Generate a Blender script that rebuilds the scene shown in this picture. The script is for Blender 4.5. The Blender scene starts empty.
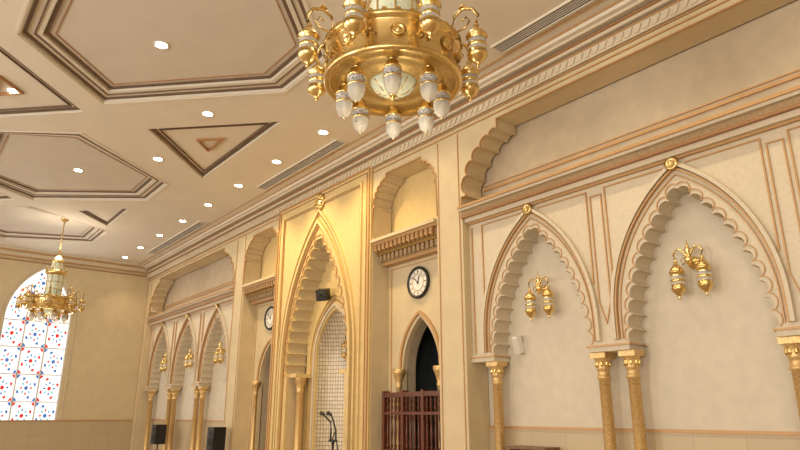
import bpy, bmesh, math
from mathutils import Vector, Matrix
from mathutils.geometry import tessellate_polygon
pi=math.pi
scene=bpy.context.scene

# ------------------------------------------------------------------ materials
def new_mat(name):
    m=bpy.data.materials.new(name); m.use_nodes=True
    nt=m.node_tree; b=nt.nodes['Principled BSDF']
    return m,nt,b
def mat(name,col,rough=0.6,metal=0.0,nscale=0,namt=0.0,bump=0.0,emis=None,estr=0,col2=None,spec=None):
    m,nt,b=new_mat(name)
    b.inputs['Base Color'].default_value=(*col,1)
    b.inputs['Roughness'].default_value=rough
    b.inputs['Metallic'].default_value=metal
    if spec is not None: b.inputs['Specular IOR Level'].default_value=spec
    if nscale:
        tc=nt.nodes.new('ShaderNodeTexCoord')
        n=nt.nodes.new('ShaderNodeTexNoise'); n.inputs['Scale'].default_value=nscale; n.inputs['Detail'].default_value=5
        nt.links.new(tc.outputs['Object'],n.inputs['Vector'])
        r=nt.nodes.new('ShaderNodeValToRGB')
        c2=col2 if col2 else tuple(max(0,c*(1-namt)) for c in col)
        r.color_ramp.elements[0].position=0.35; r.color_ramp.elements[1].position=0.65
        r.color_ramp.elements[0].color=(*c2,1); r.color_ramp.elements[1].color=(*col,1)
        nt.links.new(n.outputs['Fac'],r.inputs['Fac']); nt.links.new(r.outputs['Color'],b.inputs['Base Color'])
        if bump:
            bp=nt.nodes.new('ShaderNodeBump'); bp.inputs['Strength'].default_value=bump; bp.inputs['Distance'].default_value=0.01
            nt.links.new(n.outputs['Fac'],bp.inputs['Height']); nt.links.new(bp.outputs['Normal'],b.inputs['Normal'])
    if emis:
        b.inputs['Emission Color'].default_value=(*emis,1); b.inputs['Emission Strength'].default_value=estr
    return m
M_WALL=mat('plaster_cream',(0.63,0.52,0.335),0.75,0,3,0.08,0.15)
M_ARC=mat('stone_arcade',(0.65,0.565,0.43),0.6,0,25,0.08,0.1)
M_REC=mat('stone_recess',(0.63,0.565,0.455),0.65,0,6,0.08,0.1)
M_UP=mat('plaster_upper',(0.50,0.415,0.30),0.75,0,5,0.12,0.2)  # shade of the upper recesses is put into this darker plaster colour
M_WARM=mat('plaster_mihrab',(0.70,0.53,0.25),0.55,0,8,0.08,0.1)  # yellow of the warm lighting is partly painted into this plaster
M_TRIM=mat('trim_brown',(0.42,0.21,0.085),0.45,0,30,0.2,0.1)
M_PINK=mat('trim_tan',(0.54,0.32,0.14),0.42,0.1,30,0.15,0.1)
M_CARV=mat('carved_plaster',(0.47,0.32,0.17),0.6,0,60,0.35,0.6)
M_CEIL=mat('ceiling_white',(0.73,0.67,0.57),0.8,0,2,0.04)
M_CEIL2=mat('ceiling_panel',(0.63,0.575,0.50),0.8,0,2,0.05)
M_CTR=mat('ceiling_brown_line',(0.17,0.105,0.065),0.6,0,30,0.2)
M_GOLD=mat('gold',(0.84,0.62,0.27),0.27,1.0,40,0.12,0.15)
M_GOLDT=mat('gilded_texture',(0.82,0.60,0.30),0.40,0.6,55,0.5,0.5,col2=(0.56,0.36,0.13))
M_GOLDD=mat('gold_dark',(0.52,0.33,0.11),0.4,0.8,30,0.3,0.3)
M_GOLDP=mat('gold_plate',(0.70,0.50,0.20),0.42,0.8,30,0.2,0.2)
M_GLASS=mat('frosted_glass',(0.70,0.75,0.60),0.12,0,30,0.15,0.3,emis=(0.8,0.88,0.6),estr=0.10)
def glass_mat():
    m,nt,b=new_mat('lantern_glass')
    b.inputs['Base Color'].default_value=(0.86,0.83,0.75,1); b.inputs['Roughness'].default_value=0.06
    b.inputs['Transmission Weight'].default_value=0.6; b.inputs['IOR'].default_value=1.15
    b.inputs['Emission Color'].default_value=(1,0.88,0.68,1); b.inputs['Emission Strength'].default_value=0.07
    tc=nt.nodes.new('ShaderNodeTexCoord'); n=nt.nodes.new('ShaderNodeTexNoise'); n.inputs['Scale'].default_value=60
    bp=nt.nodes.new('ShaderNodeBump'); bp.inputs['Strength'].default_value=0.3; bp.inputs['Distance'].default_value=0.01
    nt.links.new(tc.outputs['Object'],n.inputs['Vector']); nt.links.new(n.outputs['Fac'],bp.inputs['Height']); nt.links.new(bp.outputs['Normal'],b.inputs['Normal'])
    return m
M_GLW=glass_mat()
M_GLB=mat('lantern_blue_band',(0.13,0.17,0.27),0.2,0,70,0.1,0.3,col2=(0.70,0.65,0.55))
M_BLACK=mat('black_plastic',(0.012,0.012,0.013),0.45,0,50,0.1,0.1)
M_DARK=mat('dark_slot',(0.03,0.03,0.03),0.7)
M_WHITE=mat('white_enamel',(0.78,0.77,0.72),0.4,0,20,0.03)
M_WOOD=mat('mahogany_wood',(0.14,0.036,0.016),0.35,0,18,0.4,0.2)
M_WOOD2=mat('brown_wood',(0.22,0.11,0.05),0.4,0,18,0.4,0.2)
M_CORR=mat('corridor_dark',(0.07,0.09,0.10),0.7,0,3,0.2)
M_BOOK=mat('book_spines',(0.10,0.18,0.10),0.5,0,25,0.3,0,col2=(0.25,0.05,0.04))
M_LED=mat('downlight_lens',(1,1,1),0.3,0,emis=(1,0.84,0.56),estr=40)
M_FLOOR=mat('carpet',(0.50,0.39,0.27),0.95,0,40,0.25,0.4)
M_LEAD=mat('window_frame',(0.70,0.66,0.60),0.5,0,20,0.05)
def gl(name,c,s=1.0): return mat(name,tuple(x*0.6 for x in c),0.2,0,emis=c,estr=s)
G_W=gl('glass_white',(0.95,0.96,0.95),0.95); G_R=gl('glass_red',(0.72,0.03,0.03),0.8); G_B=gl('glass_blue',(0.05,0.18,0.50),0.8)
G_T=gl('glass_teal',(0.12,0.48,0.58),0.8)

def tile_mat(name,c1,c2,mort,scale,bw,bh,ms=0.02,offset=0.0,rough=0.35):
    m,nt,b=new_mat(name)
    tc=nt.nodes.new('ShaderNodeTexCoord'); sp=nt.nodes.new('ShaderNodeSeparateXYZ'); cb=nt.nodes.new('ShaderNodeCombineXYZ')
    nt.links.new(tc.outputs['Object'],sp.inputs[0])
    ad=nt.nodes.new('ShaderNodeMath'); ad.operation='ADD'
    nt.links.new(sp.outputs['X'],ad.inputs[0]); nt.links.new(sp.outputs['Y'],ad.inputs[1])
    nt.links.new(ad.outputs[0],cb.inputs['X']); nt.links.new(sp.outputs['Z'],cb.inputs['Y'])
    br=nt.nodes.new('ShaderNodeTexBrick'); br.offset=offset
    br.inputs['Scale'].default_value=scale; br.inputs['Brick Width'].default_value=bw; br.inputs['Row Height'].default_value=bh
    br.inputs['Mortar Size'].default_value=ms
    br.inputs['Color1'].default_value=(*c1,1); br.inputs['Color2'].default_value=(*c2,1); br.inputs['Mortar'].default_value=(*mort,1)
    nt.links.new(cb.outputs[0],br.inputs['Vector']); nt.links.new(br.outputs['Color'],b.inputs['Base Color'])
    b.inputs['Roughness'].default_value=rough
    return m
M_DADO=tile_mat('dado_marble',(0.52,0.42,0.27),(0.49,0.39,0.25),(0.38,0.28,0.17),1,0.6,0.45,0.004)
M_MOS=tile_mat('niche_mosaic',(0.72,0.66,0.54),(0.60,0.54,0.43),(0.36,0.29,0.20),1,0.085,0.085,0.011,rough=0.3)

# ------------------------------------------------------------------ mesh builder
class MB:
    def __init__(s): s.v=[];s.f=[];s.m=[];s.sm=[];s.mats=[]
    def mi(s,m):
        if m not in s.mats: s.mats.append(m)
        return s.mats.index(m)
    def add(s,vs,fs,m,smooth=False,M=None):
        o=len(s.v)
        for p in vs:
            p=Vector(p)
            if M is not None: p=M@p
            s.v.append(p)
        ms=m if isinstance(m,list) else [m]*len(fs)
        for f,mm in zip(fs,ms):
            s.f.append([o+i for i in f]); s.m.append(s.mi(mm)); s.sm.append(smooth)
    def box(s,x0,x1,y0,y1,z0,z1,m,M=None):
        vs=[(x,y,z) for z in(z0,z1) for y in(y0,y1) for x in(x0,x1)]
        s.add(vs,[(0,2,3,1),(4,5,7,6),(0,1,5,4),(2,6,7,3),(0,4,6,2),(1,3,7,5)],m,False,M)
    def lathe(s,prof,m,c=(0,0,0),seg=16,M=None,smooth=None):
        vs=[];fs=[];ms=[]
        for p in prof:
            for i in range(seg):
                a=2*pi*i/seg; vs.append((c[0]+p[0]*math.cos(a),c[1]+p[0]*math.sin(a),c[2]+p[1]))
        for k in range(len(prof)-1):
            mm=prof[k][2] if len(prof[k])>2 else m
            for i in range(seg):
                j=(i+1)%seg
                fs.append((k*seg+i,k*seg+j,(k+1)*seg+j,(k+1)*seg+i)); ms.append(mm)
        s.add(vs,fs,ms,(seg>8) if smooth is None else smooth,M)
    def tube(s,pts,r,m,seg=8,M=None):
        pts=[Vector(p) for p in pts]; vs=[];fs=[]
        n=len(pts); up=Vector((0,0,1))
        for i,p in enumerate(pts):
            d=(pts[min(i+1,n-1)]-pts[max(i-1,0)]).normalized()
            a=d.cross(up)
            if a.length<0.05: a=d.cross(Vector((1,0,0)))
            a.normalize(); b=d.cross(a)
            rr=r[i] if isinstance(r,(list,tuple)) else r
            for k in range(seg):
                t=2*pi*k/seg; vs.append(p+a*rr*math.cos(t)+b*rr*math.sin(t))
        for i in range(n-1):
            for k in range(seg):
                j=(k+1)%seg; fs.append((i*seg+k,i*seg+j,(i+1)*seg+j,(i+1)*seg+k))
        fs.append(tuple(range(seg))); fs.append(tuple((n-1)*seg+k for k in range(seg)))
        s.add(vs,fs,m,True,M)
    def slab(s,loops,d0,d1,mp,m,mside=None):
        flat=[p for l in loops for p in l]
        tris=tessellate_polygon([[Vector((p[0],p[1],0)) for p in l] for l in loops])
        n=len(flat)
        vs=[mp(p[0],p[1],d0) for p in flat]+[mp(p[0],p[1],d1) for p in flat]
        fs=[tuple(t) for t in tris]+[tuple(n+i for i in t) for t in tris]
        ms=[m]*len(fs); o=0
        for l in loops:
            k=len(l)
            for i in range(k):
                j=(i+1)%k; fs.append((o+i,o+j,n+o+j,n+o+i)); ms.append(mside or m)
            o+=k
        s.add(vs,fs,ms)
    def ribbon(s,path,w,d0,d1,mp,m,closed=False):
        P=[Vector((p[0],p[1])) for p in path]; n=len(P); vs=[];fs=[]
        for i in range(n):
            a=P[(i-1)%n] if (closed or i>0) else None
            b=P[(i+1)%n] if (closed or i<n-1) else None
            d1_=(P[i]-a).normalized() if a is not None else None
            d2_=(b-P[i]).normalized() if b is not None else None
            if d1_ is None: d1_=d2_
            if d2_ is None: d2_=d1_
            n1=Vector((-d1_.y,d1_.x)); n2=Vector((-d2_.y,d2_.x)); nn=n1+n2
            if nn.length<0.2: nn=n1.copy()
            nn.normalize(); c=max(0.5,nn.dot(n1)); nn=nn/c*(w/2)
            A=P[i]+nn;B=P[i]-nn
            vs+= [mp(A.x,A.y,d0),mp(B.x,B.y,d0),mp(B.x,B.y,d1),mp(A.x,A.y,d1)]
        for i in range(n if closed else n-1):
            j=(i+1)%n
            for k in range(4):
                q=(k+1)%4; fs.append((i*4+k,i*4+q,j*4+q,j*4+k))
        if not closed: fs+=[(0,1,2,3),tuple((n-1)*4+k for k in range(4))]
        s.add(vs,fs,m)
    def mesh(s,name):
        me=bpy.data.meshes.new(name); me.from_pydata([tuple(v) for v in s.v],[],s.f)
        for m in s.mats: me.materials.append(m)
        for p,mi,sm in zip(me.polygons,s.m,s.sm): p.material_index=mi; p.use_smooth=sm
        bm=bmesh.new(); bm.from_mesh(me); bmesh.ops.recalc_face_normals(bm,faces=bm.faces); bm.to_mesh(me); bm.free()
        me.update(); return me
    def build(s,name,loc=(0,0,0)):
        me=s.mesh(name); return inst(name,me,loc)
def inst(name,me,loc=(0,0,0),rz=0):
    o=bpy.data.objects.new(name,me); scene.collection.objects.link(o); o.location=loc; o.rotation_euler=(0,0,rz)
    return o
WX=lambda a,b,d:(a,d,b)
CX=lambda a,b,d:(a,b,d)
LX=lambda a,b,d:(d,a,b)
R=Matrix.Rotation(pi/2,4,'X')

# ------------------------------------------------------------------ 2D shapes
def arch(xc,w,zs,za,n=12):
    h=za-zs; RR=(h*h+w*w)/(2*w); th=math.acos((w-RR)/RR)
    L=[(xc-w+RR+RR*math.cos(pi-(pi-th)*i/n),zs+RR*math.sin(pi-(pi-th)*i/n)) for i in range(n+1)]
    L[-1]=(xc,za)
    return L+[(2*xc-x,z) for x,z in reversed(L[:-1])]
def lobes(knots,k=0.42,sub=6):
    out=[knots[0]]
    for A,B in zip(knots[:-1],knots[1:]):
        A=Vector(A);B=Vector(B); d=(B-A); n=Vector((-d.y,d.x)); m=(A+B)/2
        for i in range(1,sub+1):
            t=pi*i/sub; p=m-d/2*math.cos(t)+n*k*math.sin(t); out.append((p.x,p.y))
    return out
CK=[(0.12,0.02),(0.17,0.30),(0.34,0.50),(0.56,0.66),(0.80,0.78),(1.0,0.84)]
def corbel(x0,zt,cw,ch,s=1):
    kn=lobes([(a*cw,b*ch) for a,b in CK],0.38)
    pts=[(0,-0.02*ch),(0.12*cw,-0.02*ch)]+kn+[(cw,ch)]
    return [(x0+s*a,zt-ch+b) for a,b in pts]
def bay_top(x0,x1,zt,cw,ch):
    return corbel(x0,zt,cw,ch,1)+list(reversed(corbel(x1,zt,cw,ch,-1)))
def bay_hole(x0,x1,zb,zt,cw,ch):
    return [(x0,zb)]+bay_top(x0,x1,zt,cw,ch)+[(x1,zb)]
MC=-11.55
mir=lambda x:2*MC-x
H=6.84
BAYS=[(-7.08,0.10),(mir(0.10),mir(-7.08))]
DBAYS=[(-9.59,-7.71),(mir(-7.71),mir(-9.59))]
ACS=[-5.78,-3.49,-1.20]; ACS2=[mir(x) for x in reversed(ACS)]
XL=-23.7; XR=8.0; YF=-7.5

# ------------------------------------------------------------------ qibla wall
mih_open=lobes(arch(MC,1.15,2.4,5.30,13),0.40,5)
b=MB()
holes=[bay_hole(x0,x1,-0.2,6.2,0.85,1.1) for x0,x1 in BAYS]
holes+=[bay_hole(x0,x1,-0.2,6.15,0.42,0.6) for x0,x1 in DBAYS]
holes+=[[(MC-1.15,-0.2)]+mih_open+[(MC+1.15,-0.2)]]
b.slab([[(XL-0.2,-0.3),(XR+0.2,-0.3),(XR+0.2,7.2),(XL-0.2,7.2)]]+holes,7.0,7.46,WX,M_WALL)
dc=[-8.65,mir(-8.65)]
niche=arch(MC,0.75,2.75,3.80,12)
bh=[[(MC-0.75,-0.2)]+niche+[(MC+0.75,-0.2)]]
for x in dc: bh.append([(x-0.5,-0.2)]+arch(x,0.5,2.33,3.29,10)+[(x+0.5,-0.2)])
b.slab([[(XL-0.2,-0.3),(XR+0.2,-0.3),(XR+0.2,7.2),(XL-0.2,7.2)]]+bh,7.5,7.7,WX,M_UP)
for x0,x1 in BAYS: b.box(x0-0.01,x1+0.01,7.475,7.51,1.4,4.66,M_REC)
for x0,x1 in DBAYS: b.box(x0-0.01,x1+0.01,7.48,7.51,4.7,6.3,M_WARM)  # yellow-lit recess back, glow put into the plaster colour
b.build('wall_qibla')
b=MB()
for x in dc:
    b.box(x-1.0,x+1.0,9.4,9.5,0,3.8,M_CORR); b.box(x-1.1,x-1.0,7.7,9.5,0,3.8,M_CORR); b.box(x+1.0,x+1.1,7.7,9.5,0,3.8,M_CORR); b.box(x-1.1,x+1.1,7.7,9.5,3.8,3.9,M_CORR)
b.build('wall_corridor')

def arcade(x0,x1,centres):
    b=MB(); lp=[(x0,2.42)]
    for c in centres:
        lp+=lobes(arch(c,0.80,2.42,4.24,11),0.42,6)
    lp+=[(x1,2.42),(x1,4.66),(x0,4.66)]
    b.slab([lp],7.15,7.47,WX,M_ARC)
    for c in centres:
        b.ribbon(lobes(arch(c,0.84,2.45,4.29,11),0.42,6),0.012,7.135,7.16,WX,M_PINK)
        for w,za,bw,dd,mm in((0.985,4.50,0.022,7.10,M_PINK),(1.025,4.565,0.045,7.085,M_ARC),(0.935,4.42,0.014,7.13,M_PINK)):
            b.ribbon([(c-w,2.50)]+arch(c,w,2.75,za,16)+[(c+w,2.50)],bw,dd,7.16,WX,mm)
        for s in(-1,1):
            pts=[(c+s*0.14,4.54),(c+s*1.0,4.54),(c+s*1.0,3.25)]
            b.ribbon(pts,0.018,7.13,7.16,WX,M_PINK)
        b.lathe([(0.0,0),(0.08,0),(0.09,0.03),(0.06,0.045),(0.05,0.035),(0.0,0.06)],M_GOLD,M=Matrix.Translation((c,7.10,4.55))@R,seg=20)
    mids=[(a+c)/2 for a,c in zip(centres[:-1],centres[1:])]
    for m in mids:
        b.ribbon([(m-0.085,4.46),(m+0.085,4.46),(m+0.085,3.0),(m,2.72),(m-0.085,3.0)],0.016,7.13,7.16,WX,M_PINK,True)
        b.box(m-0.30,m+0.30,7.11,7.46,2.36,2.46,M_ARC); b.box(m-0.32,m+0.32,7.09,7.46,2.42,2.445,M_PINK)
    for e,s in((x0,1),(x1,-1)):
        b.box(min(e,e+s*0.48),max(e,e+s*0.48),7.11,7.46,2.36,2.46,M_ARC)
        b.box(min(e,e+s*0.49),max(e,e+s*0.49),7.09,7.46,2.42,2.445,M_PINK)
        b.ribbon([(e+s*0.07,2.5),(e+s*0.07,4.54)],0.018,7.13,7.16,WX,M_PINK)
    return b
arcade(*BAYS[0],ACS).build('blind_arcade')
arcade(*BAYS[1],ACS2).build('blind_arcade.001')

b=MB()
for x0,x1 in BAYS:
    for z0,z1,y,m in((4.60,4.63,7.10,M_PINK),(4.63,4.70,7.05,M_ARC),(4.70,4.735,6.98,M_TRIM),(4.735,4.81,6.99,M_CARV),(4.81,4.85,6.93,M_ARC),(4.85,4.89,6.90,M_PINK)):
        b.box(x0-0.02,x1+0.02,y,7.5,z0,z1,m)
    b.ribbon([(x0+0.05,5.28),(x1-0.05,5.28)],0.04,7.47,7.51,WX,M_PINK)
    b.ribbon([(x0+0.05,5.35),(x1-0.05,5.35)],0.018,7.48,7.51,WX,M_PINK)
b.build('trim_1')
b=MB()
for x0,x1 in DBAYS:
    x0+=0.004;x1-=0.004
    for z0,z1,y,m in((4.37,4.42,7.22,M_PINK),(4.42,4.56,7.20,M_CARV),(4.56,4.61,7.10,M_GOLDD),(4.61,4.74,7.08,M_CARV),(4.74,4.79,6.98,M_PINK),(4.79,4.85,6.92,M_WALL)):
        b.box(x0,x1,y,7.5,z0,z1,m)
    n=int((x1-x0)/0.125)
    for i in range(n):
        x=x0+0.03+0.125*i
        b.box(x,x+0.075,7.14,7.22,4.44,4.56,M_CARV); b.box(x,x+0.08,7.0,7.1,4.63,4.74,M_PINK)
        b.lathe([(0,-0.05),(0.03,-0.02),(0.035,0.03),(0,0.03)],M_GOLDD,c=(x+0.04,7.05,4.64),seg=8)
b.build('trim_2')
for k,(x0,x1) in enumerate(DBAYS):
    b=MB(); x=(x0+x1)/2; x0+=0.003; x1-=0.003
    b.slab([[(x0,-0.0),(x1,-0.0),(x1,4.5),(x0,4.5)],[(x-0.5,0.01)]+arch(x,0.5,2.33,3.29,14)+[(x+0.5,0.01)]],7.40,7.52,WX,M_WALL)
    b.ribbon([(x-0.55,2.40)]+arch(x,0.55,2.45,3.38,14)+[(x+0.55,2.40)],0.05,7.36,7.41,WX,M_PINK)
    b.ribbon([(x0+0.1,0),(x0+0.1,4.3),(x1-0.1,4.3),(x1-0.1,0)],0.018,7.385,7.41,WX,M_PINK)
    for s in(-1,1):
        b.lathe([(0.085,0),(0.085,0.1),(0.055,0.14),(0.055,2.05),(0.07,2.07),(0.055,2.10),(0.06,2.14),(0.10,2.28),(0.12,2.31),(0.12,2.38),(0,2.38)],M_GOLDT,c=(x+s*0.56,7.36,0),seg=14)
    b.build('door_%d'%(k+1))

b=MB()
for x0,x1 in BAYS+DBAYS:
    big=(x1-x0)>3
    zt,cw,ch=(6.2,0.85,1.1) if big else (6.15,0.42,0.6)
    b.ribbon([(x0-0.02,4.9)]+bay_top(x0,x1,zt,cw,ch)+[(x1+0.02,4.9)],0.018,6.98,7.01,WX,M_PINK)
X0,X1=XL,XR
for z0,z1,y,m in((6.285,6.305,6.975,M_PINK),(6.37,6.385,6.965,M_PINK),(6.40,6.56,6.94,M_ARC),(6.56,6.578,6.92,M_PINK),(6.61,6.66,6.88,M_ARC),(6.66,6.68,6.84,M_TRIM),(6.72,6.76,6.78,M_ARC),(6.76,6.84,6.70,M_CEIL),(6.818,6.835,6.67,M_PINK)):
    b.box(X0,X1,y,7.02,z0,z1,m)
n=int((X1-X0)/0.13)
for i in range(n):
    x=X0+0.13*i
    b.add([(x,6.94,6.42),(x+0.07,6.94,6.42),(x+0.12,6.94,6.54),(x+0.05,6.94,6.54),(x,6.918,6.43),(x+0.07,6.918,6.43),(x+0.12,6.918,6.53),(x+0.05,6.918,6.53)],
        [(0,1,5,4),(1,2,6,5),(2,3,7,6),(3,0,4,7),(4,5,6,7)],M_ARC)
for xa,xb in((-7.71,-7.08),(mir(-7.08),mir(-7.71)),(XL,BAYS[1][0])):
    for x in(xa+0.06,xb-0.06): b.ribbon([(x,0),(x,6.25)],0.016,6.985,7.01,WX,M_PINK)
for z0,z1,x,m in((6.46,6.49,XL+0.05,M_TRIM),(6.58,6.62,XL+0.08,M_PINK),(6.62,6.74,XL+0.10,M_ARC),(6.74,6.78,XL+0.2,M_PINK),(6.78,6.84,XL+0.3,M_ARC)):
    b.box(XL-0.02,x,YF,7.0,z0,z1,m)
b.build('trim_3')
b=MB()
for x0,x1 in BAYS:
    b.box(x0,x1,7.455,7.52,0,1.38,M_DADO); b.box(x0,x1,7.44,7.52,1.38,1.42,M_PINK)
b.box(XL-0.02,XL+0.03,YF,7.0,0,1.36,M_DADO); b.box(XL-0.02,XL+0.045,YF,7.0,1.36,1.40,M_PINK)
b.build('trim_4')

# ------------------------------------------------------------------ mihrab
b=MB()
mx0,mx1=-13.50,-9.60
b.slab([[(mx0,0),(mx1,0),(mx1,6.46),(mx0,6.46)],[(MC-1.15,0.01)]+mih_open+[(MC+1.15,0.01)]],6.95,7.002,WX,M_WARM)
for off,w,mm,d in((0.05,0.04,M_PINK,6.92),(0.14,0.02,M_TRIM,6.935),(0.31,0.05,M_WARM,6.91),(0.37,0.018,M_TRIM,6.935)):
    b.ribbon([(mx0+off,0),(mx0+off,6.46-off),(mx1-off,6.46-off),(mx1-off,0)],w,d,6.96,WX,mm)
for w,za,bw,mm,d in((1.50,5.98,0.05,M_WARM,6.90),(1.44,5.88,0.02,M_TRIM,6.93),(1.36,5.72,0.07,M_WARM,6.88),(1.29,5.60,0.018,M_TRIM,6.93)):
    b.ribbon([(MC-w,0)]+arch(MC,w,2.7,za,20)+[(MC+w,0)],bw,d,6.96,WX,mm)
b.ribbon(lobes(arch(MC,1.20,2.4,5.38,13),0.40,5),0.02,6.93,6.96,WX,M_PINK)
b.lathe([(0,0),(0.20,0),(0.21,0.03),(0.17,0.05),(0.14,0.03),(0.08,0.03),(0.06,0.06),(0,0.07)],M_GOLD,M=Matrix.Translation((MC,6.94,6.16))@R,seg=24)
for k in range(8):
    a=2*pi*k/8; b.lathe([(0,0),(0.025,0.0),(0,0.03)],M_GOLD,M=Matrix.Translation((MC+0.11*math.cos(a),6.91,6.16+0.11*math.sin(a)))@R,seg=8)
for s in(-1,1):
    xc=MC+s*1.0
    b.lathe([(0.14,0),(0.14,0.08),(0.11,0.14),(0.085,0.2),(0.085,2.05),(0.10,2.07),(0.085,2.1),(0.09,2.14),(0.12,2.28),(0.14,2.31),(0.14,2.38)],M_GOLDT,c=(xc,7.22,0),seg=18)
    b.box(xc-0.145,xc+0.145,7.01,7.43,2.36,2.44,M_WARM)
b.slab([[(MC-1.145,0),(MC+1.145,0),(MC+1.145,5.6),(MC-1.145,5.6)],[(MC-0.75,0.01)]+niche+[(MC+0.75,0.01)]],7.44,7.52,WX,M_WARM)
for w,za,bw,mm,d in((0.80,3.90,0.06,M_ARC,7.40),(0.87,4.02,0.02,M_TRIM,7.42),(0.95,4.15,0.04,M_WARM,7.40)):
    b.ribbon([(MC-w,0)]+arch(MC,w,2.75,za,16)+[(MC+w,0)],bw,d,7.45,WX,mm)
rows=[(0.75,0.0),(0.75,0.9),(0.75,1.8),(0.75,2.75)]+[(MC-x,z) for x,z in niche[1:13]]
vs=[];fs=[];ns=16
for w,z in rows:
    for i in range(ns+1):
        a=pi*i/ns; vs.append((MC+w*math.cos(a),7.5+0.7*w*math.sin(a),z))
for r in range(len(rows)-1):
    for i in range(ns): fs.append((r*(ns+1)+i,r*(ns+1)+i+1,(r+1)*(ns+1)+i+1,(r+1)*(ns+1)+i))
b.add(vs,fs,M_MOS,True)
b.build('mihrab')

# ------------------------------------------------------------------ gilded columns
b=MB()
b.box(-0.12,0.12,-0.12,0.12,0,0.10,M_GOLDT)
b.lathe([(0.11,0.10),(0.12,0.14),(0.10,0.18),(0.085,0.22),(0.075,0.26),(0.072,2.02),(0.088,2.03),(0.091,2.05),(0.075,2.07),(0.075,2.14),(0.088,2.15),(0.078,2.18),(0.10,2.27),(0.115,2.29)],M_GOLDT,seg=20)
b.box(-0.115,0.115,-0.115,0.115,2.29,2.36,M_GOLDT)
for k in range(8):
    a=2*pi*k/8+pi/8
    b.lathe([(0,0),(0.025,0.03),(0.02,0.07),(0,0.10)],M_GOLD,c=(0.084*math.cos(a),0.084*math.sin(a),2.17),seg=8)
cm=b.mesh('gilded_column')
for c in ACS+ACS2:
    for s in(-1,1): inst('gilded_column',cm,(c+s*0.935,7.28,0))

# ------------------------------------------------------------------ ceiling
HEX=[(-8.0,3.0,0.65,1.55),(-15.15,2.5,0.75,1.45),(-20.4,2.05,0.85,1.2),(-2.3,2.2,0.85,1.2),(3.6,2.6,0.9,1.4)]
def hexa(xc,hw,cu,cl,t,row):
    yv,yt,yb=2.12,4.38,0.62
    P=[(xc-(hw-1.3*t),yv),(xc-(cl-0.3*t),yb+t),(xc+(cl-0.3*t),yb+t),(xc+(hw-1.3*t),yv),(xc+(cu-0.3*t),yt-t),(xc-(cu-0.3*t),yt-t)]
    return P if row==0 else [(x,-y-0.4) for x,y in P]
TRI=[(-11.6,1.9),(-17.95,1.05),(-4.75,1.05),(0.5,1.05)]
def tri(xc,hw,s,row):
    k=1.85 if hw>1.5 else 1.0
    o=0.57 if hw>1.5 else 0.75
    P=[(xc,2.5+s*o),(xc+hw,2.5+s*(o+k)),(xc-hw,2.5+s*(o+k))]
    return P if row==0 else [(x,-y-0.4) for x,y in P]
b=MB(); out=[(XL-0.2,YF-0.2),(XR+0.2,YF-0.2),(XR+0.2,7.1),(XL-0.2,7.1)]
h0=[];h1=[]
for row in(0,1):
    for hx in HEX:
        h0.append(hexa(*hx,0,row)); h1.append(hexa(*hx,0.26,row))
    for xc,hw in TRI:
        for s in(-1,1): h0.append(tri(xc,hw,s,row))
D0,D1=0.07,0.13
b.slab([out]+h0,H,H+D0,CX,M_CEIL)
b.slab([out]+h1,H+D0,H+D1,CX,M_CEIL)
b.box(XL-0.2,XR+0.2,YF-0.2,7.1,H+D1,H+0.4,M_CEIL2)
b.build('ceiling')
b=MB()
for row in(0,1):
    for hx in HEX:
        b.ribbon(hexa(*hx,-0.05,row),0.04,H-0.012,H+0.01,CX,M_CEIL,True)
        b.ribbon(hexa(*hx,0.05,row),0.04,H+D0-0.025,H+D0+0.01,CX,M_CTR,True)
        b.ribbon(hexa(*hx,0.17,row),0.022,H+D0-0.015,H+D0+0.01,CX,M_CTR,True)
        b.ribbon(hexa(*hx,0.31,row),0.045,H+D1-0.025,H+D1+0.01,CX,M_CTR,True)
        b.ribbon(hexa(*hx,0.42,row),0.015,H+D1-0.012,H+D1+0.01,CX,M_TRIM,True)
    for xc,hw in TRI:
        for s in(-1,1):
            t=tri(xc,hw,s,row); cx=sum(p[0] for p in t)/3; cy=sum(p[1] for p in t)/3
            for k,w in((0.94,0.06),(0.82,0.025)):
                b.ribbon([(cx+(p[0]-cx)*k,cy+(p[1]-cy)*k) for p in t],w,H+D0-0.03,H+D0+0.01,CX,M_CTR,True)
            if hw>1.5: b.ribbon([(cx+(p[0]-cx)*0.2,cy+(p[1]-cy)*0.2) for p in t],0.045,H+D0-0.04,H+D0+0.01,CX,M_TRIM,True)
b.box(XL,XR,6.48,6.5,H-0.015,H+0.01,M_PINK)
b.build('trim_5')

def vent(x0,x1,y,name='ceiling_vent'):
    b=MB(); b.box(x0,x1,y-0.105,y+0.105,H-0.012,H+0.005,M_DARK)
    for yy in(-0.115,0.115): b.box(x0,x1,y+yy-0.012,y+yy+0.012,H-0.03,H+0.005,M_CEIL)
    for xx in(x0,x1): b.box(xx-0.012,xx+0.012,y-0.125,y+0.125,H-0.03,H+0.005,M_CEIL)
    for k in(-0.06,-0.02,0.02,0.06): b.box(x0,x1,y+k-0.006,y+k+0.006,H-0.025,H-0.005,M_CEIL2)
    b.build(name)
for x0,x1 in((-13.2,-9.7),(-5.5,-1.5),(-21.4,-16.8)): vent(x0,x1,6.27)

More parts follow.
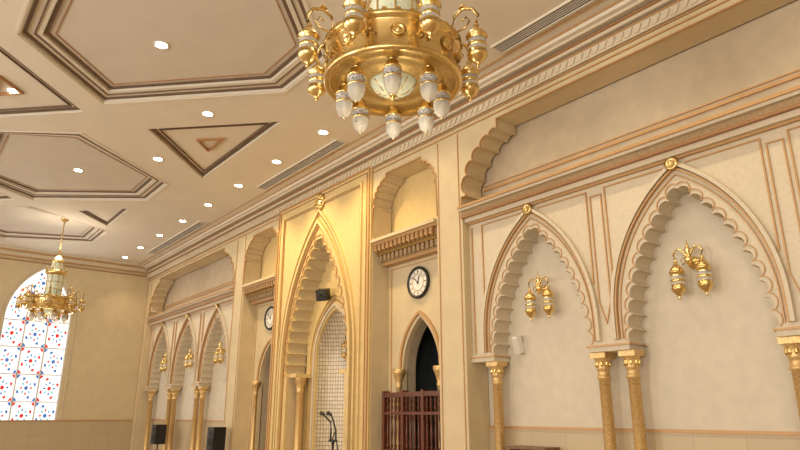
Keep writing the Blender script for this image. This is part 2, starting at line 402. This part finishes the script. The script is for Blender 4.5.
b=MB()
b.lathe([(0.085,0.0),(0.06,-0.012),(0.0,-0.016)],M_LED,seg=20)
b.lathe([(0.086,0.012),(0.086,-0.006),(0.110,-0.010),(0.116,0.012)],M_WHITE,seg=20)
dm=b.mesh('recessed_downlight')
rowx=[-7.7,-9.6,-11.5,-13.4,-15.25,-17.1,-19.0,-20.9,-22.6]
for x in rowx: inst('recessed_downlight',dm,(x,5.78,H-0.004))
for x,y in((-12.96,3.72),(-10.25,3.72)): inst('recessed_downlight',dm,(x,y,H-0.004))
for x,y in((-8.75,2.36),(-15.1,2.6)): inst('recessed_downlight',dm,(x,y,H+D1-0.004))
for x,y in((-11.65,0.82),): inst('recessed_downlight',dm,(x,y,H+D0-0.004))
def lamp(kind,name,loc,power,col,rot=(0,0,0),**kw):
    l=bpy.data.lights.new(name,kind); l.energy=power; l.color=col
    for k,v in kw.items(): setattr(l,k,v)
    o=bpy.data.objects.new(name,l); scene.collection.objects.link(o); o.location=loc; o.rotation_euler=rot; return o
for x in rowx+[-5.8,-3.9,-2.0]:
    warm=abs(x-MC)<2.2
    lamp('SPOT','downlight_lamp',(x,5.78,H-0.05),290 if warm else 100,(1,0.71,0.32) if warm else (1,0.80,0.52),rot=(math.radians(14),0,0),spot_size=math.radians(105),spot_blend=0.8,shadow_soft_size=0.07)

# ------------------------------------------------------------------ floor + other walls
b=MB(); b.box(XL-0.2,XR+0.2,YF-0.2,9.6,-0.15,0,M_FLOOR); b.build('floor')
def winloop(yc,w=1.0,e=0): return [(yc-w,1.10+e)]+arch(yc,w,4.6,6.38-e,12)+[(yc+w,1.10+e)]
b=MB()
b.slab([[(YF-0.2,-0.1),(7.2,-0.1),(7.2,7.2),(YF-0.2,7.2)],winloop(3.6),winloop(-2.4)],XL-0.25,XL,LX,M_WALL)
b.build('wall_left')
def inside(y,z,yc,m=0.06):
    w=1.0-m
    if z<1.1+m: return False
    if z<4.6: return abs(y-yc)<w
    h=1.78; RR=(h*h+1)/2.0
    cxr=RR-1.0
    return math.hypot(abs(y-yc)+cxr,z-4.6)<RR-m
def motif(b,mp,yc,d):
    def poly(pts,m,off=0.004):
        if all(inside(p[0],p[1],yc) for p in pts):
            b.add([mp(p[0],p[1],d+off) for p in pts],[tuple(range(len(pts)))],m)
    cw,chh=0.667,0.86
    for ci in(-1,0,1):
        for ri in range(6):
            cy=yc+ci*cw; cz=1.53+ri*chh
            alt=(ci+ri)%2
            A,B=(G_R,G_B) if alt else (G_B,G_R)
            poly([(cy+0.055*math.cos(2*pi*k/12),cz+0.065*math.sin(2*pi*k/12)) for k in range(12)],B)
            for k in range(8):
                a=2*pi*k/8
                def P(r,t): return (cy+r*math.cos(a+t)*0.95,cz+r*math.sin(a+t)*1.2)
                poly([P(0.10,0),P(0.15,-0.20),P(0.20,0),P(0.15,0.20)],A if k%2==0 else G_T)
                a+=pi/8
                if k%2==0: poly([P(0.235,-0.16),P(0.275,-0.18),P(0.31,0),P(0.275,0.18),P(0.235,0.16)],B)
            for sy in(-1,1):
                for sz in(-1,1):
                    qy,qz=cy+sy*cw/2,cz+sz*chh/2
                    poly([(qy-sy*0.025,qz-sz*0.02),(qy-sy*0.12,qz-sz*0.03),(qy-sy*0.08,qz-sz*0.10),(qy-sy*0.025,qz-sz*0.14)],G_B if alt else G_R)
def stained_window(b,mp,yc,d):
    b.slab([winloop(yc)],d-0.03,d,mp,G_W)
    motif(b,mp,yc,d)
for i,yc in enumerate((3.6,-2.4)):
    b=MB()
    stained_window(b,LX,yc,XL-0.14)
    b.ribbon(winloop(yc),0.08,XL-0.2,XL-0.03,LX,M_LEAD,True)
    for dy in(-0.333,0.333): b.box(XL-0.13,XL-0.08,yc+dy-0.018,yc+dy+0.018,1.16,5.75,M_LEAD)
    for k in range(4): b.box(XL-0.13,XL-0.08,yc-1,yc+1,1.96+k*0.86-0.014,1.96+k*0.86+0.014,M_LEAD)
    b.ribbon([(yc-1.12,1.0)]+arch(yc,1.12,4.6,6.44,12)+[(yc+1.12,1.0)],0.04,XL-0.01,XL+0.02,LX,M_ARC,True)
    b.build('window_%d'%(i+1))
b=MB(); b.box(XR,XR+0.2,YF-0.2,7.2,-0.1,7.2,M_WALL); b.build('wall_right')
b=MB(); b.box(XL-0.2,XR+0.2,YF-0.2,YF,-0.1,7.2,M_WALL); b.build('wall_front')
wi=3
for x in(-19,-12.5,-6,0.5,5.5):  # windows added on the unseen front wall to light the hall
    b=MB(); stained_window(b,WX,x,YF+0.04)
    b.ribbon(winloop(x),0.1,YF-0.01,YF+0.1,WX,M_LEAD,True)
    b.build('window_%d'%wi); wi+=1
    lamp('AREA','window_daylight',(x,YF+0.15,3.3),385 if x>-8 else 320,(1,0.925,0.81),rot=(pi/2,0,0),shape='RECTANGLE',size=1.8,size_y=4.4)  # added fill lamp in front of each unseen front window
lamp('AREA','window_daylight',(XL+0.1,3.6,3.4),60,(0.97,0.97,1.0),rot=(pi/2,0,-pi/2),shape='RECTANGLE',size=1.8,size_y=4.2)

# ------------------------------------------------------------------ lanterns
def lantern(b,c,h,r,kind='gold',seg=14,M=None):
    if kind=='gold':
        prof=[(0.0,0.0),(0.12*r,0.02*h),(0.22*r,0.05*h),(0.12*r,0.08*h),(0.45*r,0.13*h),(0.80*r,0.19*h),(0.97*r,0.25*h),(1.0*r,0.28*h),
              (0.90*r,0.29*h),(0.90*r,0.36*h,M_GLB),(0.88*r,0.37*h,M_GLW),(0.88*r,0.42*h,M_GOLD),(0.93*r,0.43*h),(0.93*r,0.48*h),(0.88*r,0.49*h,M_GLW),(0.88*r,0.54*h,M_GLB),(0.9*r,0.56*h),(0.90*r,0.62*h),(1.05*r,0.64*h),(1.05*r,0.66*h),(0.90*r,0.71*h),(0.68*r,0.77*h),(0.38*r,0.83*h),(0.18*r,0.86*h),(0.30*r,0.89*h),(0.18*r,0.92*h),(0.10*r,0.95*h),(0.0,1.0*h)]
        m=M_GOLD
    else:
        prof=[(0.0,0.0,M_GOLD),(0.15*r,0.02*h,M_GOLD),(0.08*r,0.05*h,M_GLW),(0.5*r,0.09*h,M_GLW),(0.82*r,0.18*h,M_GLW),(0.98*r,0.30*h,M_GLW),(1.0*r,0.42*h,M_GOLD),(1.06*r,0.43*h,M_GOLD),(1.06*r,0.46*h,M_GLB),
              (0.98*r,0.47*h,M_GLB),(0.98*r,0.64*h,M_GOLD),(1.10*r,0.65*h,M_GOLD),(1.10*r,0.69*h,M_GOLD),(0.95*r,0.73*h,M_GOLD),(0.72*r,0.78*h,M_GOLD),(0.72*r,0.85*h,M_GOLD),(0.5*r,0.89*h,M_GOLD),(0.2*r,0.94*h,M_GOLD),(0.0,1.0*h,M_GOLD)]
        m=M_GOLD
    b.lathe(prof,m,c=c,seg=seg,M=M)
    if kind!='gold': b.lathe([(0,0.18*h),(0.2*r,0.22*h),(0.25*r,0.35*h),(0.15*r,0.45*h)],M_WHITE,c=c,seg=8)
b=MB()
b.lathe([(0.0,0),(0.075,0),(0.08,0.015),(0.05,0.03),(0.03,0.05),(0,0.06)],M_GOLD,M=R,seg=18)
b.tube([(0,-0.03,0),(0,-0.12,0.0),(0,-0.16,0.04)],0.018,M_GOLD)
b.lathe([(0,-0.10),(0.02,-0.07),(0.04,-0.02),(0.055,0.02),(0.03,0.05),(0.02,0.10),(0.04,0.13),(0.02,0.16),(0.012,0.2),(0,0.26)],M_GOLD,c=(0,-0.16,0.02),seg=14)
for s in(-1,1):
    b.tube([(0,-0.16,0.03),(s*0.05,-0.165,0.12),(s*0.10,-0.17,0.17),(s*0.15,-0.17,0.16),(s*0.18,-0.17,0.10),(s*0.165,-0.17,0.05)],[0.012,0.014,0.014,0.013,0.012,0.010],M_GOLD)
    b.tube([(s*0.03,-0.16,0.0),(s*0.08,-0.165,-0.03),(s*0.10,-0.165,0.03),(s*0.07,-0.165,0.05)],0.008,M_GOLD)
    lantern(b,(s*0.165,-0.17,-0.45),0.52,0.086,'gold')
sm=b.mesh('sconce_lantern')
for c in ACS+ACS2: inst('sconce_lantern',sm,(c-0.06,7.475,3.36))
inst('sconce_lantern',sm,(MC,8.0,3.15))

# chandelier
def chandelier(name,loc,ztop,sc=1.0):
    b=MB(); S=64
    b.lathe([(0.57,-0.04),(0.60,-0.06),(0.63,-0.045),(0.635,-0.01),(0.605,0.005),(0.60,0.02),(0.60,0.25),(0.605,0.262),(0.635,0.275),(0.645,0.31),(0.61,0.33),(0.57,0.31),(0.57,-0.04)],M_GOLD,seg=S)
    b.lathe([(0.575,-0.02),(0.50,-0.015),(0.49,-0.03),(0.40,-0.03),(0.39,-0.015),(0.30,-0.01),(0.26,-0.03),(0.22,-0.03),(0.21,0.02)],M_GOLDP,seg=S)
    b.lathe([(0.0,-0.16),(0.03,-0.155),(0.10,-0.135),(0.17,-0.09),(0.205,-0.04),(0.215,0.02)],M_GLASS,seg=32)
    b.lathe([(0,-0.21),(0.02,-0.19),(0.01,-0.17),(0.035,-0.155),(0,-0.15)],M_GOLD,seg=12)
    for k in range(8):
        a=2*pi*k/8; b.tube([(0.21*math.cos(a),0.21*math.sin(a),-0.045),(0.12*math.cos(a),0.12*math.sin(a),-0.13),(0,0,-0.165)],0.005,M_GOLD,5)
    for k in range(16):
        a=2*pi*(k+0.5)/16
        Mx=Matrix.Rotation(a,4,'Z')@Matrix.Translation((0.60,0,0.135))@Matrix.Rotation(pi/2,4,'Y')
        if k%2==0:
            b.lathe([(0,0),(0.052,0.0),(0.055,0.02),(0.04,0.025),(0.035,0.012),(0.02,0.02),(0,0.035)],M_GOLD,M=Mx,seg=16)
            b.lathe([(0.060,0),(0.066,0.006),(0.072,0)],M_GOLDD,M=Mx,seg=20)
        else:
            for q in(-0.045,0,0.045):
                b.lathe([(0,0),(0.022,0.0),(0.018,0.018),(0,0.022)],M_GOLDD,M=Matrix.Rotation(a+q*1.3,4,'Z')@Matrix.Translation((0.60,0,0.135+(0.03 if q==0 else -0.02)))@Matrix.Rotation(pi/2,4,'Y'),seg=10)
    for k in range(32):
        a=2*pi*k/32
        b.lathe([(0,0),(0.03,0.01),(0.022,0.035),(0,0.055)],M_GOLD,c=(0.605*math.cos(a),0.605*math.sin(a),0.315),seg=8)
    for k in range(8):
        a=2*pi*k/8+math.radians(51.3)
        x,y=0.44*math.cos(a),0.44*math.sin(a)
        b.tube([(x,y,0.0),(x,y,-0.05)],0.012,M_GOLD,6)
        b.lathe([(0.0,-0.055),(0.04,-0.045),(0.02,-0.03)],M_GOLD,c=(x,y,0),seg=10)
        lantern(b,(x,y,-0.385),0.37,0.076,'glass')
    for k in range(8):
        a=2*pi*k/8+math.radians(51.3+22.5); ca,sa=math.cos(a),math.sin(a)
        prof=[(0.60,0.12),(0.66,0.18),(0.64,0.30),(0.58,0.42),(0.60,0.52),(0.68,0.58),(0.77,0.56),(0.82,0.48),(0.80,0.40)]
        b.tube([(r*ca,r*sa,z) for r,z in prof],0.016,M_GOLD,8)
        sc_=[(0.63,0.36),(0.70,0.38),(0.74,0.44),(0.71,0.49),(0.67,0.46)]
        b.tube([(r*ca,r*sa,z) for r,z in sc_],0.009,M_GOLD,6)
        b.lathe([(0.0,-0.01),(0.04,0),(0.02,0.03),(0.0,0.05)],M_GOLD,c=(0.68*ca,0.68*sa,0.585),seg=8)
        lantern(b,(0.80*ca,0.80*sa,-0.05),0.48,0.092,'gold')
        b.tube([(0.22*ca,0.22*sa,0.34),(0.40*ca,0.40*sa,0.42),(0.58*ca,0.58*sa,0.30)],0.014,M_GOLD,6)
    b.lathe([(0.30,0.26,M_GOLD),(0.31,0.30,M_GOLD),(0.24,0.34,M_GOLD),(0.22,0.38,M_GLASS),(0.22,1.00,M_GOLD),(0.25,1.02,M_GOLD),(0.29,1.08,M_GOLD),(0.27,1.12,M_GOLD),(0.17,1.15,M_GLASS),(0.16,1.36,M_GOLD),(0.19,1.39,M_GOLD),(0.18,1.43,M_GOLD),(0.11,1.50,M_GOLD),(0.05,1.58,M_GOLD),(0.03,1.62,M_GOLD),(0.06,1.67,M_GOLD),(0.03,1.72,M_GOLD),(0.015,1.78,M_GOLD),(0.015,1.8,M_GOLD)],M_GOLD,seg=32)
    for k in range(8):
        a=2*pi*k/8+0.2; ca,sa=math.cos(a),math.sin(a)
        b.tube([(0.225*ca,0.225*sa,0.36),(0.225*ca,0.225*sa,1.02)],0.010,M_GOLD,6)
        b.tube([(0.165*ca,0.165*sa,1.14),(0.165*ca,0.165*sa,1.38)],0.008,M_GOLD,6)
        b.lathe([(0.0,0),(0.035,0.02),(0.03,0.06),(0,0.13)],M_GOLD,c=(0.27*ca,0.27*sa,1.09),seg=8)
    for z in(0.58,0.80): b.lathe([(0.222,-0.01),(0.232,-0.005),(0.232,0.005),(0.222,0.01)],M_GOLD,c=(0,0,z),seg=32)
    zt=(ztop-loc[2])/sc
    b.tube([(0,0,1.78),(0,0,zt)],0.014,M_GOLDD,8)
    z=1.85
    while z<zt-0.15:
        b.lathe([(0,-0.02),(0.028,0),(0,0.02)],M_GOLDD,c=(0,0,z),seg=8); z+=0.12
    b.lathe([(0.02,zt-0.14),(0.05,zt-0.10),(0.11,zt-0.04),(0.12,zt),(0.0,zt)],M_GOLD,seg=20)
    b.v=[v*sc for v in b.v]
    b.build(name,loc)
chandelier('chandelier',(-3.83,2.99,4.38),H+D1,0.955)
chandelier('chandelier.001',(-19.4,3.2,4.34),H+D1,0.955)
for x,y in((-3.83,2.99),(-19.4,3.2)):
    lamp('POINT','chandelier_bulb',(x,y,5.9),55,(1,0.87,0.66),shadow_soft_size=0.25)
    lamp('POINT','chandelier_bulb',(x,y,3.7),10,(1,0.88,0.66),shadow_soft_size=0.15)

# ------------------------------------------------------------------ clocks
b=MB()
b.lathe([(0.295,0),(0.30,0.02),(0.30,0.045),(0.285,0.06),(0.265,0.055),(0.245,0.035)],M_BLACK,M=R,seg=40)
b.lathe([(0.25,0.03),(0.0,0.03)],M_WHITE,M=R,seg=40)
for k in range(12):
    a=pi*2*k/12; Mk=R@Matrix.Rotation(a,4,'Z'); w=0.014 if k%3 else 0.024
    b.box(-w/2,w/2,0.18,0.232,0.028,0.036,M_GOLDD,M=Mk)
b.lathe([(0.150,0.03),(0.150,0.035),(0.160,0.035),(0.160,0.03)],M_GOLDD,M=R,seg=32)
for a,l,w in((math.radians(50),0.19,0.012),(math.radians(-20),0.13,0.018)):
    b.box(-w/2,w/2,-0.03,l,0.037,0.043,M_BLACK,M=R@Matrix.Rotation(a,4,'Z'))
b.lathe([(0.018,0.03),(0.015,0.05),(0,0.052)],M_BLACK,M=R,seg=12)
km=b.mesh('round_clock')
inst('round_clock',km,(-8.65,7.385,3.92)); inst('round_clock',km,(mir(-8.65),7.385,3.92))

# ------------------------------------------------------------------ wooden balustrade
b=MB(); x0,x1=-9.42,-7.76; y0,y1=7.14,7.24
b.box(x0,x1,y0+0.02,y1-0.02,0,0.95,M_WOOD)
for i in range(4):
    xa=x0+0.06+i*0.40; b.box(xa,xa+0.30,y0,y0+0.03,0.15,0.85,M_WOOD)
for z0,z1 in((0.0,0.08),(0.93,1.0),(1.58,1.63),(1.88,1.96)): b.box(x0,x1,y0-0.01,y1+0.01,z0,z1,M_WOOD)
for xx in(x0,x0+0.54,x0+1.08,x1-0.07):
    b.box(xx,xx+0.07,y0-0.015,y1+0.015,0,1.99,M_WOOD)
n=15
for i in range(n):
    x=x0+0.1+i*(x1-x0-0.16)/(n-1)
    b.lathe([(0.015,1.0),(0.028,1.05),(0.014,1.10),(0.024,1.28),(0.014,1.46),(0.028,1.53),(0.015,1.58)],M_WOOD,c=(x,7.19,0),seg=8)
    b.lathe([(0.014,1.63),(0.028,1.70),(0.014,1.755),(0.028,1.81),(0.014,1.88)],M_WOOD,c=(x,7.19,0),seg=8)
b.build('wooden_balustrade')

# ------------------------------------------------------------------ microphone stand
b=MB()
b.lathe([(0.15,0),(0.15,0.02),(0.03,0.04),(0.02,0.06),(0.02,1.05),(0.03,1.06),(0.03,1.14),(0,1.15)],M_BLACK,seg=16)
b.box(-0.12,0.12,-0.02,0.02,1.10,1.14,M_BLACK)
for s in(-1,1):
    b.tube([(s*0.09,0,1.12),(s*0.08,0,1.3),(s*0.05-0.02,-0.02,1.45),(s*0.12-0.13,-0.04,1.56)],0.017,M_BLACK)
    p=Vector((s*0.12-0.13,-0.04,1.56))
    b.tube([p,p+Vector((-0.05,0,0.03)),p+Vector((-0.12,0,0.045)),p+Vector((-0.15,0,0.045))],[0.018,0.03,0.044,0.026],M_BLACK,10)
b.tube([(-0.05,0,1.12),(0.08,-0.02,1.28),(0.16,0,1.0),(0.12,0,0.7)],0.011,M_BLACK)
b.build('microphone_stand',(-10.2,6.6,0))

# ------------------------------------------------------------------ speakers
b=MB()
b.box(-0.19,0.19,-0.16,0.16,0.72,1.28,M_BLACK)
b.lathe([(0.0,0),(0.05,0.0),(0.13,0.012),(0.14,0.016),(0.14,0.0)],M_DARK,M=Matrix.Translation((0,-0.16,0.90))@R,seg=20)
b.lathe([(0.0,0.01),(0.04,0.01),(0.06,0.015),(0.06,0.0)],M_DARK,M=Matrix.Translation((0,-0.16,1.15))@R,seg=16)
b.tube([(0,0,0.0),(0,0,0.72)],0.02,M_BLACK)
for k in range(3):
    a=2*pi*k/3; b.tube([(0,0,0.35),(0.3*math.cos(a),0.3*math.sin(a),0.012)],0.012,M_BLACK)
lm=b.mesh('loudspeaker')
inst('loudspeaker',lm,(-20.1,6.75,-0.0)); inst('loudspeaker',lm,(-15.5,6.62,-0.0))
b=MB()
b.tube([(0,0,0),(0,-0.12,0.03)],0.015,M_BLACK)
Mt=Matrix.Translation((0,-0.24,0.03))@Matrix.Rotation(math.radians(35),4,'Z')@Matrix.Rotation(math.radians(20),4,'X')
b.box(-0.12,0.12,-0.12,0.12,-0.12,0.12,M_BLACK,M=Mt)
b.lathe([(0,0),(0.03,0),(0.09,0.012),(0.10,0)],M_DARK,M=Mt@Matrix.Translation((0,-0.12,0))@R,seg=16)
b.build('mounted_speaker',(MC-0.15,7.44,4.08))
b=MB()
b.box(-0.05,0.05,-0.02,0.0,-0.05,0.05,M_WHITE)
Mt=Matrix.Translation((0,-0.08,0))@Matrix.Rotation(math.radians(15),4,'X')
b.box(-0.05,0.05,-0.06,0.05,-0.13,0.13,M_WHITE,M=Mt); b.box(-0.04,0.04,-0.066,-0.06,-0.12,0.10,M_CEIL2,M=Mt)
wm=b.mesh('white_speaker')
inst('white_speaker',wm,(-6.36,7.475,2.60)); inst('white_speaker',wm,(mir(-6.36),7.475,2.60))

# ------------------------------------------------------------------ bookcase
b=MB(); x0,x1=-6.42,-5.78; y0,y1=7.14,7.43
b.box(x0,x0+0.03,y0,y1,0,1.14,M_WOOD2); b.box(x1-0.03,x1,y0,y1,0,1.14,M_WOOD2); b.box(x0,x1,y1-0.02,y1,0,1.14,M_WOOD2)
for z in(0.02,0.30,0.58,0.86): b.box(x0,x1,y0,y1,z,z+0.025,M_WOOD2)
b.box(x0-0.03,x1+0.03,y0-0.03,y1,1.12,1.155,M_WOOD2)
for z in(0.045,0.325,0.605,0.885):
    x=x0+0.04
    i=0
    while x<x1-0.08:
        w=0.03+0.012*((i*7)%3); b.box(x,x+w-0.003,y0+0.05,y1-0.04,z,z+0.19+0.015*((i*5)%3),M_BOOK); x+=w; i+=1
b.build('bookcase')

# ------------------------------------------------------------------ world, camera
w=bpy.data.worlds.new('world'); scene.world=w; w.use_nodes=True
w.node_tree.nodes['Background'].inputs[0].default_value=(0.8,0.85,0.95,1); w.node_tree.nodes['Background'].inputs[1].default_value=0.3
az=math.radians(38.7); th=math.radians(16.8)
f=Vector((-math.cos(az)*math.cos(th),math.sin(az)*math.cos(th),math.sin(th)))
r=Vector((math.sin(az),math.cos(az),0)); u=r.cross(f)
cam=bpy.data.cameras.new('camera'); co=bpy.data.objects.new('camera',cam); scene.collection.objects.link(co)
Mx=Matrix((r,u,-f)).transposed().to_4x4(); Mx.translation=(0,0,1.6); co.matrix_world=Mx
cam.lens=28.1; cam.sensor_width=36; cam.clip_start=0.05
scene.camera=co
scene.view_settings.view_transform='Standard'
